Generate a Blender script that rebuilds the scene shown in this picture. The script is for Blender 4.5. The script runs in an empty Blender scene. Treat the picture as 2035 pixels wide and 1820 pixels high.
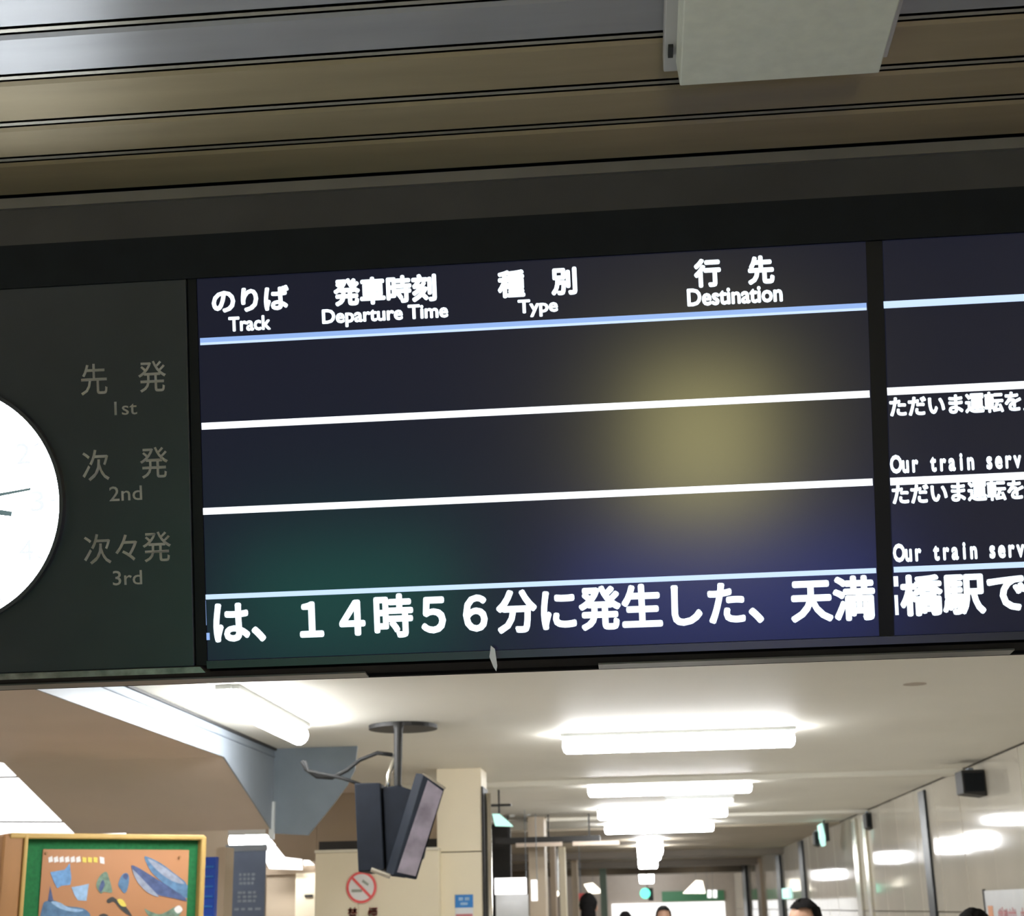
import bpy, bmesh, math, random
from mathutils import Vector, Matrix
random.seed(4)
S = bpy.context.scene
C = S.collection

# ------------------------------------------------------------------ camera
EZ = 1.58                      # eye height above the floor
FPX = 2900.0                   # focal length in pixels of the 2035 px wide frame
v = Vector((1275-1017.5, -(1803-910), FPX)).normalized()
u_ = Vector((-0.046, 1, 0))
zc = (u_-v*u_.dot(v)).normalized()
xc = v.cross(zc)
if xc[0] < 0: xc = -xc
right = Vector((xc[0], v[0], zc[0])); up = Vector((xc[1], v[1], zc[1])); fwd = Vector((xc[2], v[2], zc[2]))
cd = bpy.data.cameras.new('camera'); cam = bpy.data.objects.new('camera', cd); C.objects.link(cam)
cam.matrix_world = Matrix(((right[0], up[0], -fwd[0], 0), (right[1], up[1], -fwd[1], 0), (right[2], up[2], -fwd[2], EZ), (0, 0, 0, 1)))
cd.sensor_fit = 'HORIZONTAL'; cd.sensor_width = 36; cd.lens = 36*FPX/2035; cd.clip_start = .05
cd.dof.use_dof = True; cd.dof.focus_distance = 2.75; cd.dof.aperture_fstop = 9.0
S.camera = cam

# ------------------------------------------------------------------ world and exposure
w = bpy.data.worlds.new('world'); S.world = w; w.use_nodes = True
w.node_tree.nodes['Background'].inputs[0].default_value = (0.5, 0.5, 0.5, 1)
w.node_tree.nodes['Background'].inputs[1].default_value = 0.02
S.view_settings.view_transform = 'Standard'; S.view_settings.look = 'None'
S.view_settings.gamma = 1; S.view_settings.use_curve_mapping = False
S.view_settings.exposure = 0.0
S.cycles.use_denoising = True
S.cycles.max_bounces = 8; S.cycles.sample_clamp_indirect = 8
TUBE = 50.0                     # strength of the fluorescent tubes
CLOCK = 32.0
HALL = 1.6

# ------------------------------------------------------------------ sighting helpers (metres; z counted from the floor)
def ray(px, py):
    c = Vector((px-1017.5, -(py-910), FPX))
    return right*c[0]+up*c[1]+fwd*c[2]
def atY(px, py, Y):
    d = ray(px, py); d = d*(Y/d[1]); return Vector((d[0], d[1], d[2]+EZ))
def atZ(px, py, Z):
    d = ray(px, py); d = d*((Z-EZ)/d[2]); return Vector((d[0], d[1], d[2]+EZ))
def atX(px, py, X):
    d = ray(px, py); d = d*(X/d[0]); return Vector((d[0], d[1], d[2]+EZ))

# ------------------------------------------------------------------ materials
def mat(name, col, rough=.5, metal=0., noise=0., scale=8., bump=0., emit=None, es=0., spec=.5, coat=0., stretch=None):
    m = bpy.data.materials.new(name); m.use_nodes = True
    nt = m.node_tree; b = nt.nodes['Principled BSDF']
    b.inputs['Base Color'].default_value = (*col, 1); b.inputs['Roughness'].default_value = rough
    b.inputs['Metallic'].default_value = metal
    b.inputs['Specular IOR Level'].default_value = spec
    b.inputs['Coat Weight'].default_value = coat
    if emit is not None:
        b.inputs['Emission Color'].default_value = (*emit, 1); b.inputs['Emission Strength'].default_value = es
    if noise or bump:
        tc = nt.nodes.new('ShaderNodeTexCoord'); mp = nt.nodes.new('ShaderNodeMapping')
        if stretch: mp.inputs['Scale'].default_value = stretch
        n = nt.nodes.new('ShaderNodeTexNoise'); n.inputs['Scale'].default_value = scale; n.inputs['Detail'].default_value = 5
        nt.links.new(tc.outputs['Object'], mp.inputs[0]); nt.links.new(mp.outputs[0], n.inputs['Vector'])
        if noise:
            r = nt.nodes.new('ShaderNodeValToRGB')
            r.color_ramp.elements[0].position = .3; r.color_ramp.elements[1].position = .7
            r.color_ramp.elements[0].color = (*[c*(1-noise) for c in col], 1)
            r.color_ramp.elements[1].color = (*[min(1, c*(1+noise)) for c in col], 1)
            nt.links.new(n.outputs['Fac'], r.inputs[0]); nt.links.new(r.outputs[0], b.inputs['Base Color'])
        if bump:
            bp = nt.nodes.new('ShaderNodeBump'); bp.inputs['Strength'].default_value = bump; bp.inputs['Distance'].default_value = .01
            nt.links.new(n.outputs['Fac'], bp.inputs['Height']); nt.links.new(bp.outputs[0], b.inputs['Normal'])
    return m
def glow(name, col, s): return mat(name, (0.02, 0.02, 0.02), .4, emit=col, es=s)

M = dict(
    slat_grey=mat('slat_grey', (.34, .335, .34), .42, noise=.06, scale=3, stretch=(1, 8, 1), spec=.6),
    slat_tan=mat('slat_tan', (.34, .27, .165), .60, noise=.08, scale=3, stretch=(1, 8, 1), spec=.6),
    slat_gap=mat('slat_gap', (.025, .02, .016), .7, noise=.2),
    slat_bar=mat('slat_bar', (.34, .31, .25), .4, noise=.05),
    fascia=mat('fascia', (.085, .08, .08), .6, spec=.3, noise=.12, scale=5),
    fascia_trim=mat('fascia_trim', (.22, .2, .18), .4, noise=.1),
    housing=mat('housing', (.007, .009, .011), .65, spec=.2, noise=.15, scale=20, bump=.05),
    panel_black=mat('panel_black', (.028, .032, .036), .32, noise=.08, scale=12),
    bezel=mat('bezel', (.006, .006, .007), .5, noise=.1, spec=.2),
    worn=mat('worn', (.30, .27, .25), .35, metal=.7, noise=.5, scale=30),
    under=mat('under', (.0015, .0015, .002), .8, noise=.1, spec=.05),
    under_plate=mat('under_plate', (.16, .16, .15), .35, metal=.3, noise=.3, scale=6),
    screen=mat('screen', (.003, .003, .005), .18, spec=.28, emit=(.42, .48, 1), es=.022, noise=.02),
    lit=glow('lit_white', (.80, .92, 1), 1.6),
    lit_line=glow('lit_line', (.90, .95, 1), 1.5),
    lit_blue=glow('lit_blue', (.30, .48, .90), 1.0),
    lit_pale=glow('lit_pale', (.55, .72, 1), 1.15),
    print_grey=mat('print_grey', (.85, .81, .73), .5, noise=.1),
    clock_face=glow('clock_face', (.86, .94, 1), CLOCK),
    clock_print=mat('clock_print', (.35, .37, .4), .5, noise=.05, emit=(.7, .74, .8), es=1.15),
    clock_hand=mat('clock_hand', (.12, .2, .22), .4, noise=.05, emit=(.3, .42, .45), es=.3),
    clock_rim=mat('clock_rim', (.05, .05, .055), .3, noise=.05),
    ceil=mat('ceiling_paint', (.84, .81, .72), .6, noise=.03, scale=1.2),
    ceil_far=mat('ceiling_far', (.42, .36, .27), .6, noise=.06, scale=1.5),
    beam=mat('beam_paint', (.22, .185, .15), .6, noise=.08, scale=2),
    soffit=mat('soffit_paint', (.66, .54, .44), .6, noise=.04, scale=2),
    steel=mat('steel_sheet', (.27, .31, .35), .45, metal=.1, noise=.06, scale=3),
    steel_dull=mat('steel_dull', (.20, .235, .27), .5, metal=.2, noise=.12, scale=4),
    white=mat('white_enamel', (.72, .74, .72), .35, noise=.03),
    tube=glow('tube_glow', (.97, .985, 1), TUBE),
    tube_dim=glow('tube_dim', (1, .99, .97), 1.6),
    tube_warm=glow('tube_warm', (1, .93, .78), 3.0),
    hall_fill=glow('hall_fill', (1, .90, .74), 12.0),
    side_fill=glow('side_fill', (1, .95, .88), 40.0),
    lightbox=glow('lightbox', (1, .985, .97), 2.6),
    tile=mat('tile', (.70, .66, .57), .06, noise=.05, scale=1.5, bump=.03, spec=.35),
    grout=mat('grout', (.2, .18, .15), .7, noise=.1),
    black_strip=mat('black_strip', (.02, .023, .028), .4, spec=.3, noise=.1),
    chrome=mat('chrome', (.62, .58, .5), .22, metal=.9, noise=.1, scale=5),
    dark=mat('dark_box', (.022, .021, .02), .6, noise=.15),
    cream=mat('cream_paint', (.90, .80, .60), .5, noise=.03, scale=2),
    beige=mat('beige_paint', (.55, .45, .33), .6, noise=.05, scale=2),
    brown=mat('brown_wall', (.40, .31, .22), .65, noise=.06, scale=2),
    wood=mat('wood_frame', (.56, .37, .12), .45, noise=.12, scale=6, stretch=(1, 1, .2)),
    wood_dark=mat('wood_side', (.40, .20, .08), .5, noise=.15, scale=8, stretch=(1, 1, .2)),
    felt=mat('green_felt', (.012, .15, .045), .9, noise=.15, scale=60, bump=.1),
    paper=mat('orange_paper', (.48, .225, .105), .5, noise=.04, scale=3),
    blue=mat('blue_panel', (.02, .09, .55), .35, noise=.1),
    banner=mat('slate_banner', (.15, .2, .31), .5, noise=.1, scale=6),
    banner_ink=mat('banner_ink', (.36, .44, .55), .5, noise=.2),
    red=mat('red_ink', (.85, .12, .12), .5, noise=.05),
    red_soft=mat('soft_red_ink', (.62, .22, .24), .5, noise=.1),
    orange=mat('orange_ink', (.85, .36, .16), .5, noise=.05),
    ink=mat('dark_ink', (.05, .05, .05), .5, noise=.05),
    ink_grey=mat('grey_ink', (.35, .36, .30), .5, noise=.05),
    white_ink=mat('white_ink', (.85, .82, .8), .5, noise=.05),
    yellow_ink=mat('yellow_ink', (.8, .65, .12), .5, noise=.05),
    sky_ink=mat('sky_ink', (.16, .34, .62), .5, noise=.2, scale=40),
    far_dull=mat('dull_green_paint', (.25, .33, .27), .6, noise=.05),
    pale_ink=mat('pale_blue_ink', (.33, .5, .72), .5, noise=.2, scale=40),
    navy_ink=mat('navy_ink', (.07, .10, .22), .5, noise=.25, scale=40),
    sea_ink=mat('sea_ink', (.10, .2, .34), .5, noise=.3, scale=30),
    belly_ink=mat('belly_ink', (.30, .33, .42), .5, noise=.2, scale=40),
    moss_ink=mat('moss_ink', (.16, .24, .18), .5, noise=.3, scale=50),
    sticker_blue=mat('sticker_blue', (.03, .22, .62), .4, noise=.05),
    notice=mat('notice_white', (.78, .80, .82), .35, noise=.03),
    monitor=mat('monitor_case', (.009, .012, .019), .7, spec=.2, noise=.15, scale=15),
    monitor_glass=mat('monitor_glass', (.22, .19, .22), .16, noise=.35, scale=9, spec=.9, coat=.5),  # pinkish grey reflection on the glass is put into its base colour
    cable=mat('cable', (.012, .012, .012), .8, noise=.1),
    floor=mat('floor_tile', (.62, .59, .54), .3, noise=.1, scale=2),
    wall=mat('wall_paint', (.5, .47, .42), .6, noise=.06, scale=1),
    exit_lit=glow('exit_lit', (.55, 1, .86), 1.3),
    green_lit=glow('green_lit', (.12, .9, .6), 2.2),
    far_white=mat('far_white', (.42, .37, .32), .5, noise=.03),
    far_green=mat('far_green', (.06, .22, .11), .5, noise=.05),
    skin=mat('skin', (.62, .36, .25), .5, noise=.05),
    hair=mat('hair', (.006, .005, .005), .85, noise=.3, scale=120, bump=.6, spec=.15),
    coat_a=mat('coat_charcoal', (.04, .045, .055), .8, noise=.15, scale=20, bump=.1),
    coat_b=mat('coat_grey', (.25, .24, .24), .8, noise=.15, scale=20, bump=.1),
    trousers=mat('trousers', (.03, .032, .045), .8, noise=.15, scale=20),
    shoe=mat('shoe', (.02, .02, .02), .4, noise=.1),
    mirror_yellow=glow('yellow_light_panel', (1, .9, .36), 22.0),
    mirror_green=glow('green_light_panel', (.05, .62, .38), 6.),
    mirror_blue=glow('blue_light_panel', (.12, .18, .95), 9.),
)

for k in ('slat_grey', 'slat_tan', 'slat_bar'):      # brushed along their length: highlights stretch across the slats
    nt = M[k].node_tree; b = nt.nodes['Principled BSDF']; b.inputs['Anisotropic'].default_value = .9
    b.inputs['Metallic'].default_value = .25
    cx = nt.nodes.new('ShaderNodeCombineXYZ'); cx.inputs[1].default_value = 1; nt.links.new(cx.outputs[0], b.inputs['Tangent'])

# ------------------------------------------------------------------ builders
def tag(o, label=None, cat=None, group=None, kind=None):
    if label: o['label'] = label
    if cat: o['category'] = cat
    if group: o['group'] = group
    if kind: o['kind'] = kind
    return o
def empty(name, loc=(0, 0, 0), **k):
    o = bpy.data.objects.new(name, None); C.objects.link(o); o.location = loc; o.empty_display_size = .1
    return tag(o, **k)
def link(name, bm, m, parent=None, loc=None, smooth=False, bevel=0, **k):
    """world-space bmesh -> object; with a parent the mesh is in the parent's own space"""
    bmesh.ops.recalc_face_normals(bm, faces=bm.faces[:])
    me = bpy.data.meshes.new(name); bm.to_mesh(me); bm.free()
    for mm in (m if isinstance(m, (list, tuple)) else [m]): me.materials.append(mm)
    if smooth:
        for p in me.polygons: p.use_smooth = True
    o = bpy.data.objects.new(name, me); C.objects.link(o)
    if parent: o.parent = parent
    if loc is not None: o.location = loc
    if bevel:
        b = o.modifiers.new('bevel', 'BEVEL'); b.width = bevel; b.segments = 2; b.limit_method = 'ANGLE'
    return tag(o, **k)
def bx(bm, x0, x1, y0, y1, z0, z1):
    vs = [bm.verts.new(p) for p in ((x0, y0, z0), (x1, y0, z0), (x1, y1, z0), (x0, y1, z0), (x0, y0, z1), (x1, y0, z1), (x1, y1, z1), (x0, y1, z1))]
    for f in ((0, 1, 2, 3), (4, 5, 6, 7), (0, 1, 5, 4), (1, 2, 6, 5), (2, 3, 7, 6), (3, 0, 4, 7)): bm.faces.new([vs[i] for i in f])
    return bm
def box(*a): return bx(bmesh.new(), *a)
def prism(pts, d):
    """closed polygon of points pushed along vector d"""
    bm = bmesh.new(); d = Vector(d)
    a = [bm.verts.new(p) for p in pts]; b = [bm.verts.new(Vector(p)+d) for p in pts]
    bm.faces.new(a); bm.faces.new(b[::-1]); n = len(a)
    for i in range(n): bm.faces.new((a[i], a[(i+1) % n], b[(i+1) % n], b[i]))
    return bm
def tubebm(pts, r, seg=10, bm=None, radii=None, caps=True):
    bm = bm or bmesh.new(); rings = []
    pts = [Vector(p) for p in pts]
    for i, p in enumerate(pts):
        t = (pts[min(i+1, len(pts)-1)]-pts[max(i-1, 0)]).normalized()
        a = Vector((0, 0, 1)) if abs(t.z) < .9 else Vector((1, 0, 0))
        e1 = t.cross(a).normalized(); e2 = t.cross(e1)
        rr = radii[i] if radii else r
        rings.append([bm.verts.new(p+e1*math.cos(k*2*math.pi/seg)*rr+e2*math.sin(k*2*math.pi/seg)*rr) for k in range(seg)])
    for i in range(len(rings)-1):
        for k in range(seg):
            bm.faces.new((rings[i][k], rings[i][(k+1) % seg], rings[i+1][(k+1) % seg], rings[i+1][k]))
    if caps: bm.faces.new(rings[0][::-1]); bm.faces.new(rings[-1])
    return bm
def disc(cx, cy, r, z0, z1, seg=64, r_in=0):
    bm = bmesh.new()
    def ring(rr, z): return [bm.verts.new((cx+rr*math.cos(k*2*math.pi/seg), cy+rr*math.sin(k*2*math.pi/seg), z)) for k in range(seg)]
    a, b = ring(r, z0), ring(r, z1)
    for k in range(seg): bm.faces.new((a[k], a[(k+1) % seg], b[(k+1) % seg], b[k]))
    if r_in:
        c, d = ring(r_in, z0), ring(r_in, z1)
        for k in range(seg):
            q = (k+1) % seg
            bm.faces.new((c[k], d[k], d[q], c[q])); bm.faces.new((b[k], b[q], d[q], d[k])); bm.faces.new((a[k], c[k], c[q], a[q]))
    else: bm.faces.new(a[::-1]); bm.faces.new(b)
    return bm
def glyphs(s, offset=0., pitch=None):
    """text -> (verts, faces) in font units"""
    V, F = [], []
    items = [(s, 0)] if pitch is None else [(ch, i*pitch) for i, ch in enumerate(s) if ch != ' ']
    for t, dx in items:
        c = bpy.data.curves.new('t', 'FONT'); c.body = t; c.size = 1; c.offset = offset; c.resolution_u = 3
        if pitch is not None: c.align_x = 'CENTER'
        o = bpy.data.objects.new('t', c); C.objects.link(o)
        dg = bpy.context.evaluated_depsgraph_get(); me = bpy.data.meshes.new_from_object(o.evaluated_get(dg))
        n = len(V); V += [(p.co.x+dx, p.co.y) for p in me.vertices]; F += [[n+i for i in p.vertices] for p in me.polygons]
        bpy.data.objects.remove(o); bpy.data.curves.remove(c); bpy.data.meshes.remove(me)
    return V, F
def lettering(s, x0, x1, y0, y1, w_, m, parent, offset=0., pitch=None, name='lettering', to3=None, th=.0006, **k):
    """text fitted into the box x0..x1, y0..y1 of the parent's plane at height w_ (or mapped by to3)"""
    V, F = glyphs(s, 0, pitch)
    if offset:      # heavier strokes: the outline is laid down several times, spread by the stroke width
        V0, F0, V, F = V, F, [], []
        for dx, dy in ((0, 0), (.8, .8), (-.8, -.8), (.8, -.8), (-.8, .8), (1.1, 0), (-1.1, 0), (0, 1.1), (0, -1.1)):
            n = len(V); V += [(p[0]+dx*offset, p[1]+dy*offset) for p in V0]; F += [[n+i for i in f] for f in F0]
    ax = min(p[0] for p in V); bx_ = max(p[0] for p in V); ay = min(p[1] for p in V); by = max(p[1] for p in V)
    bm = bmesh.new(); g = to3 or (lambda a, b, c: (a, b, c))
    P = [(x0+(p[0]-ax)/(bx_-ax)*(x1-x0), y0+(p[1]-ay)/(by-ay)*(y1-y0)) for p in V]
    vs = [bm.verts.new(g(p[0], p[1], w_+th)) for p in P]
    for f in F:
        try: bm.faces.new([vs[i] for i in f])
        except ValueError: pass
    me = bpy.data.meshes.new(name); bm.to_mesh(me); bm.free(); me.materials.append(m)
    o = bpy.data.objects.new(name, me); C.objects.link(o); o.parent = parent
    return tag(o, **k)
def struct(name, bm, m, parent=None, **k):
    o = link(name, bm, m, parent, **k)
    if not parent: o['kind'] = 'structure'
    return o

# ================================================================== THE SETTING
ZN, ZC = EZ+1.33, EZ+.89                   # near ceiling, passage ceiling
XR, XL, YB, YF = 2.31, -6.0, -5.2, 38.0
struct('floor', box(XL, XR+.2, YB-.2, YF+.2, -.1, 0), M['floor'])
struct('wall_back', box(XL, XR+.2, YB-.2, YB, 0, ZN+.1), M['wall'])
struct('wall_left', box(XL-.2, XL, YB-.2, YF+.2, 0, ZN+.1), M['wall'])
# near ceiling of long metal slats
nc = struct('ceiling', box(XL, XR, YB, 2.76, ZN+.03, ZN+.1), M['slat_gap'])
edges = [2.45, 2.309, 2.188, 2.045, 1.915]
while edges[-1] > YB+.2: edges.append(edges[-1]-.136)
def slat_mesh(wid, m):
    bm = bmesh.new(); g = .0115
    prof = [(g, .028), (g, .004), (g+.008, 0), (wid-g-.005, 0), (wid-g, .004), (wid-g, .028)]
    a = [bm.verts.new((XL, y, z)) for y, z in prof]; b = [bm.verts.new((XR, y, z)) for y, z in prof]
    bm.faces.new(a); bm.faces.new(b[::-1])
    for i in range(len(prof)):
        j = (i+1) % len(prof); bm.faces.new((a[i], a[j], b[j], b[i]))
    bmesh.ops.recalc_face_normals(bm, faces=bm.faces[:])
    me = bpy.data.meshes.new('slat'); bm.to_mesh(me); bm.free(); me.materials.append(m); return me
cache = {}
barm = bpy.data.meshes.new('joint_bar'); b_ = box(XL, XR, -.0048, .0042, .003, .028); b_.to_mesh(barm); b_.free(); barm.materials.append(M['slat_bar'])
for i in range(len(edges)-1):
    y1, y0 = edges[i], edges[i+1]; wid = round(y1-y0, 4); mm = M['slat_tan'] if i < 3 else M['slat_grey']
    if (wid, i < 3) not in cache: cache[(wid, i < 3)] = slat_mesh(wid, mm)
    o = bpy.data.objects.new('slat', cache[(wid, i < 3)]); C.objects.link(o); o.parent = nc; o.location = (0, y0, ZN)
    q = bpy.data.objects.new('joint_bar', barm); C.objects.link(q); q.parent = nc; q.location = (0, y0, ZN)
# dark fascia above the board, with its light upper trim
fa = struct('wall_front', box(XL, XR, 2.77, 2.95, ZC, ZN+.1), M['fascia'])
struct('fascia_sheet', box(XL, XR, 2.455, 2.76, EZ+1.208, ZN), M['fascia'], fa)
struct('fascia_edge', box(XL, XR, 2.447, 2.455, ZN-.022, ZN), M['fascia_trim'], fa)
# passage ceiling
pc = struct('ceiling_passage', box(-2.0, XR, 2.95, 17.5, ZC, ZC+.1), M['ceil'])
struct('ceiling_side', box(XL, -2.0, 8.12, 17.5, EZ+1.33, EZ+1.4), M['soffit'])
struct('ceiling_left', box(XL, -3.108, 2.77, 8.12, EZ+1.33, EZ+1.4), M['soffit'])
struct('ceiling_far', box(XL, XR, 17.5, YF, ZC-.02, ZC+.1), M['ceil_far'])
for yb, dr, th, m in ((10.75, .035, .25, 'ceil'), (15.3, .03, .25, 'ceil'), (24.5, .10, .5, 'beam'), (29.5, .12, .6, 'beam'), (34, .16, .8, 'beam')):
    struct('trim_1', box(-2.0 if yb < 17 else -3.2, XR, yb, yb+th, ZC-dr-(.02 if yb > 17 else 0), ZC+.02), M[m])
# right wall faced with glossy panels, joints recessed
wr = struct('wall_right', box(XR+.02, XR+.22, YB-.2, YF+.2, 0, ZN+.1), M['grout'])
pw = .9; pm = {}
def panelmesh(h, wd):
    k = (round(h, 3), round(wd, 3))
    if k not in pm:
        bm = box(0, .018, 0, wd-.008, 0, h-.008)
        bmesh.ops.bevel(bm, geom=[e for e in bm.edges if all(x.co.x < .001 for x in e.verts)], offset=.003, segments=1, affect='EDGES')
        bmesh.ops.recalc_face_normals(bm, faces=bm.faces[:])
        me = bpy.data.meshes.new('panel'); bm.to_mesh(me); bm.free(); me.materials.append(M['tile']); pm[k] = me
    return pm[k]
y = YB
while y < YF-.1:
    for z0, z1 in ((0, .75), (.75, 1.5), (1.5, ZC)):
        o = bpy.data.objects.new('panel', panelmesh(z1-z0, pw)); C.objects.link(o); o.parent = wr; o.location = (XR+random.uniform(0, .0015), y, z0)
        o.rotation_euler = (0, random.uniform(-.002, .002), random.uniform(-.002, .002))
    y += pw
struct('upper_band', box(XR, XR+.02, YB, 2.76, ZC, ZN), M['grout'], wr)
for a, b, m, d in ((12.2, 12.45, 'black_strip', .02), (15.42, 15.62, 'chrome', .03), (16.1, 16.4, 'chrome', .03), (21.5, 22, 'black_strip', .03), (25, 25.7, 'black_strip', .04), (29, 30, 'brown', .05), (33, 34, 'black_strip', .06)):
    struct('trim_2', box(XR-d, XR+.001, a, b, 0, ZC-.04), M[m])
# end wall of the passage
fw = struct('wall_end', box(XL, XR, YF, YF+.2, 0, ZC), M['far_white'])
# low soffit on the left, sloping down at its far end, with a sheet steel side
so = struct('ceiling_soffit', prism([(-3.108, 2.96, EZ+.749), (-3.108, 7.1, EZ+.749), (-3.108, 8.11, EZ+.455), (-3.108, 8.11, ZN), (-3.108, 2.96, ZN)], (1.1, 0, 0)), M['soffit'])
struct('side_sheet', prism([(-2.006, 2.96, EZ+.747), (-2.006, 7.1, EZ+.747), (-2.006, 8.13, EZ+.44), (-2.006, 8.13, ZC), (-2.006, 2.96, ZC)], (.008, 0, 0)), M['steel'], so)
struct('end_sheet', prism([(-1.998, 8.11, ZC), (-1.998, 8.11, EZ+.432), (-1.80, 8.11, EZ+.416), (-1.667, 8.11, EZ+.573), (-1.585, 8.11, EZ+.68), (-1.545, 8.11, EZ+.76), (-1.53, 8.11, ZC)], (0, .02, 0)), M['steel_dull'], so)
struct('corner_strip', box(-2.012, -1.985, 8.085, 8.11, EZ+.40, EZ+.60), M['white'], so)
struct('edge_bar', box(-1.996, -1.982, 2.96, 8.1, ZC-.012, ZC-.001), M['dark'], so)
struct('edge_bar', box(-1.998, -1.990, 2.96, 8.1, ZC-.05, ZC-.044), M['steel_dull'], so)
# walls closing the left side beyond the soffit
struct('wall_partition', prism([(XL, 13.2, 0), (-1.36, 13.2, 0), (-1.36, 13.2, ZC), (XL, 13.2, ZN)], (0, .15, 0)), M['beige'])
struct('wall_passage', box(-3.3, -3.2, 17.5, YF, 0, ZC), M['brown'])

# ================================================================== DEPARTURE BOARD
B0 = Vector((0, 2.59, EZ+.45)); T = Vector((0, -.18, .67)).normalized(); N = Vector((1, 0, 0)).cross(T)
BM = Matrix.Translation(B0) @ Matrix(((1, T[0], N[0]), (0, T[1], N[1]), (0, T[2], N[2]))).to_4x4()
def L(px, py):
    d = ray(px, py); o = Vector((0, 0, EZ)); s = (B0-o).dot(N)/d.dot(N); p = o+d*s-B0
    return p.x, p.dot(T)
bd = empty('departure_board', label='long dark overhead train departure board with white lit text and three row names', cat='sign')
bd.matrix_world = BM
def wl(x, Y, z):    # world -> board space
    return BM.inverted() @ Vector((x, Y, z))
BX0, BX1 = -2.6, 1.72
prof = [(2.622, EZ+.440), (2.41, EZ+1.205), (2.75, EZ+1.205), (2.75, EZ+.440)]
link('housing', prism([wl(BX0, Y, z) for Y, z in prof], (BX1-BX0, 0, 0)), M['housing'], bd)
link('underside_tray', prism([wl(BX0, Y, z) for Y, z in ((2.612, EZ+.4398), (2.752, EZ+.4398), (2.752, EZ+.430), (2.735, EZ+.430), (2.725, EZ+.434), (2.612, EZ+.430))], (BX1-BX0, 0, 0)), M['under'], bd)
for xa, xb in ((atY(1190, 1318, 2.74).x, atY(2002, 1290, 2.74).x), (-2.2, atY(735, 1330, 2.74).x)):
    link('underside_patch', prism([wl(xa, Y, z) for Y, z in ((2.69, EZ+.4325), (2.73, EZ+.4295), (2.73, EZ+.4275), (2.69, EZ+.4295))], (xb-xa, 0, 0)), M['under_plate'], bd)  # grey patches on the underside, made as thin added strips
# displays
VB, VT = -.004, .695
def eu(top, bot, vv):       # edge of a display, measured at its top and bottom pixel
    (a, va), (b, vb) = L(*top), L(*bot); return a+(vv-va)/(vb-va)*(b-a)
EL = ((391, 560), (412, 1300)); EM = ((1721, 495), (1748, 1262)); ER = ((1755, 490), (1777, 1255))
uL, uL2 = eu(*EL, VB), eu(*EL, VT); uM, uM2 = eu(*EM, VB), eu(*EM, VT); uR, uR2 = eu(*ER, VB), eu(*ER, VT)
def quad(a, b, a2, b2, v0, v1, z0, dz): return prism([(a, v0, z0), (b, v0, z0), (b2, v1, z0), (a2, v1, z0)], (0, 0, dz))
def display(ul, ur, ul2, ur2, name='display', label=None):
    p = link(name, quad(ul, ur, ul2, ur2, VB, VT, -.03, .03), M['screen'], bd, bevel=.001)
    if label: p['label'] = label
    return p
d1 = display(uL, uM, uL2, uM2, label='wide main display with column headings and scrolling message')
d2 = display(uR, uR+(uM-uL), uR2, uR2+(uM2-uL2), label='display right of the main one, with service messages')
link('bezel', quad(uM, uR, uM2, uR2, -.004, VT+.02, -.03, .026), M['bezel'], bd)
link('bezel', quad(uL-.020, uL, uL2-.016, uL2, -.012, VT+.02, -.03, .033), M['bezel'], bd)
link('bezel', prism([(uL, -.018, -.03), (BX1, -.018, -.03), (BX1, VB, -.03), (uL, VB, -.03)], (0, 0, .036)), M['panel_black'], bd, label='thin grey lower edge of the displays')
link('bezel', prism([(BX0, VT, -.03), (BX1, VT, -.03), (BX1, .775, -.03), (BX0, .775, -.03)], (0, 0, .04)), M['housing'], bd)
def rule(par, pa, pb, th, m, dv=0., name='rule_line'):
    (a, va), (b, vb) = L(*pa), L(*pb); vv = (va+vb)/2+dv
    link(name, box(a, b, vv-th/2, vv+th/2, .0002, .0012), m, par)
sc = 1099.0
rule(d1, (398, 678), (1722, 610), .0085, M['lit_blue'], .0022); rule(d1, (398, 678), (1722, 610), .0045, M['lit_pale'], -.0043)
rule(d1, (401, 848), (1728, 782), .0125, M['lit_line'])
rule(d1, (403, 1017), (1734, 957), .0125, M['lit_line'])
rule(d1, (409, 1186), (1741, 1134), .009, M['lit_pale'])
uE = uR+(uM-uL)-.003
for p, th, m in (((1756, 606), .0125, 'lit_pale'), ((1763, 778), .0135, 'lit_line'), ((1769, 957), .0135, 'lit_line'), ((1776, 1132), .010, 'lit_pale')):
    a, va = L(*p); link('rule_line', box(a, uE, va-th/2, va+th/2, .0002, .0012), M[m], d2)
def text_px(s, xl, xr, yb, h, par, m, off=0., pitch=None, wz=.0015, **k):
    """xl,xr: left and right pixel, yb: lower pixel at the left end, h: height in pixels"""
    a, va = L(xl, yb); b = L(xr, yb-(xr-xl)*.045)[0]; c = L(xl, yb-h)[1]
    return lettering(s, a, b, va, c, wz, m, par, off, pitch, **k)
hd = M['lit']
for s, xl, xr, yb, h, off in (('のりば', 422, 576, 624, 50, .040), ('Track', 455, 539, 660, 30, .036), ('発車時刻', 664, 869, 610, 56, .044), ('Departure Time', 641, 892, 653, 38, .036),
                              ('種　別', 990, 1148, 594, 56, .044), ('Type', 1030, 1110, 632, 36, .036), ('行　先', 1380, 1540, 573, 58, .044), ('Destination', 1366, 1556, 610, 36, .036)):
    text_px(s, xl, xr, yb, h, d1, hd, off)
text_px('は、１４時５６分に発生した、天満', 426, 1741, 1281, 88, d1, hd, .034)
bm = bmesh.new()
a, va = L(409, 1275); bx(bm, a, a+.003, va+.03, va+.075, .0015, .002); bx(bm, a, a+.008, va+.003, va+.016, .0015, .002)
link('lettering', bm, M['lit_blue'], d1)
for yb, yt in ((830, 0), (1004, 1)):
    text_px('ただいま運転を見', (1768, 1773)[yt], (1768, 1773)[yt]+304, yb, 42, d2, hd, .042)
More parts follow.
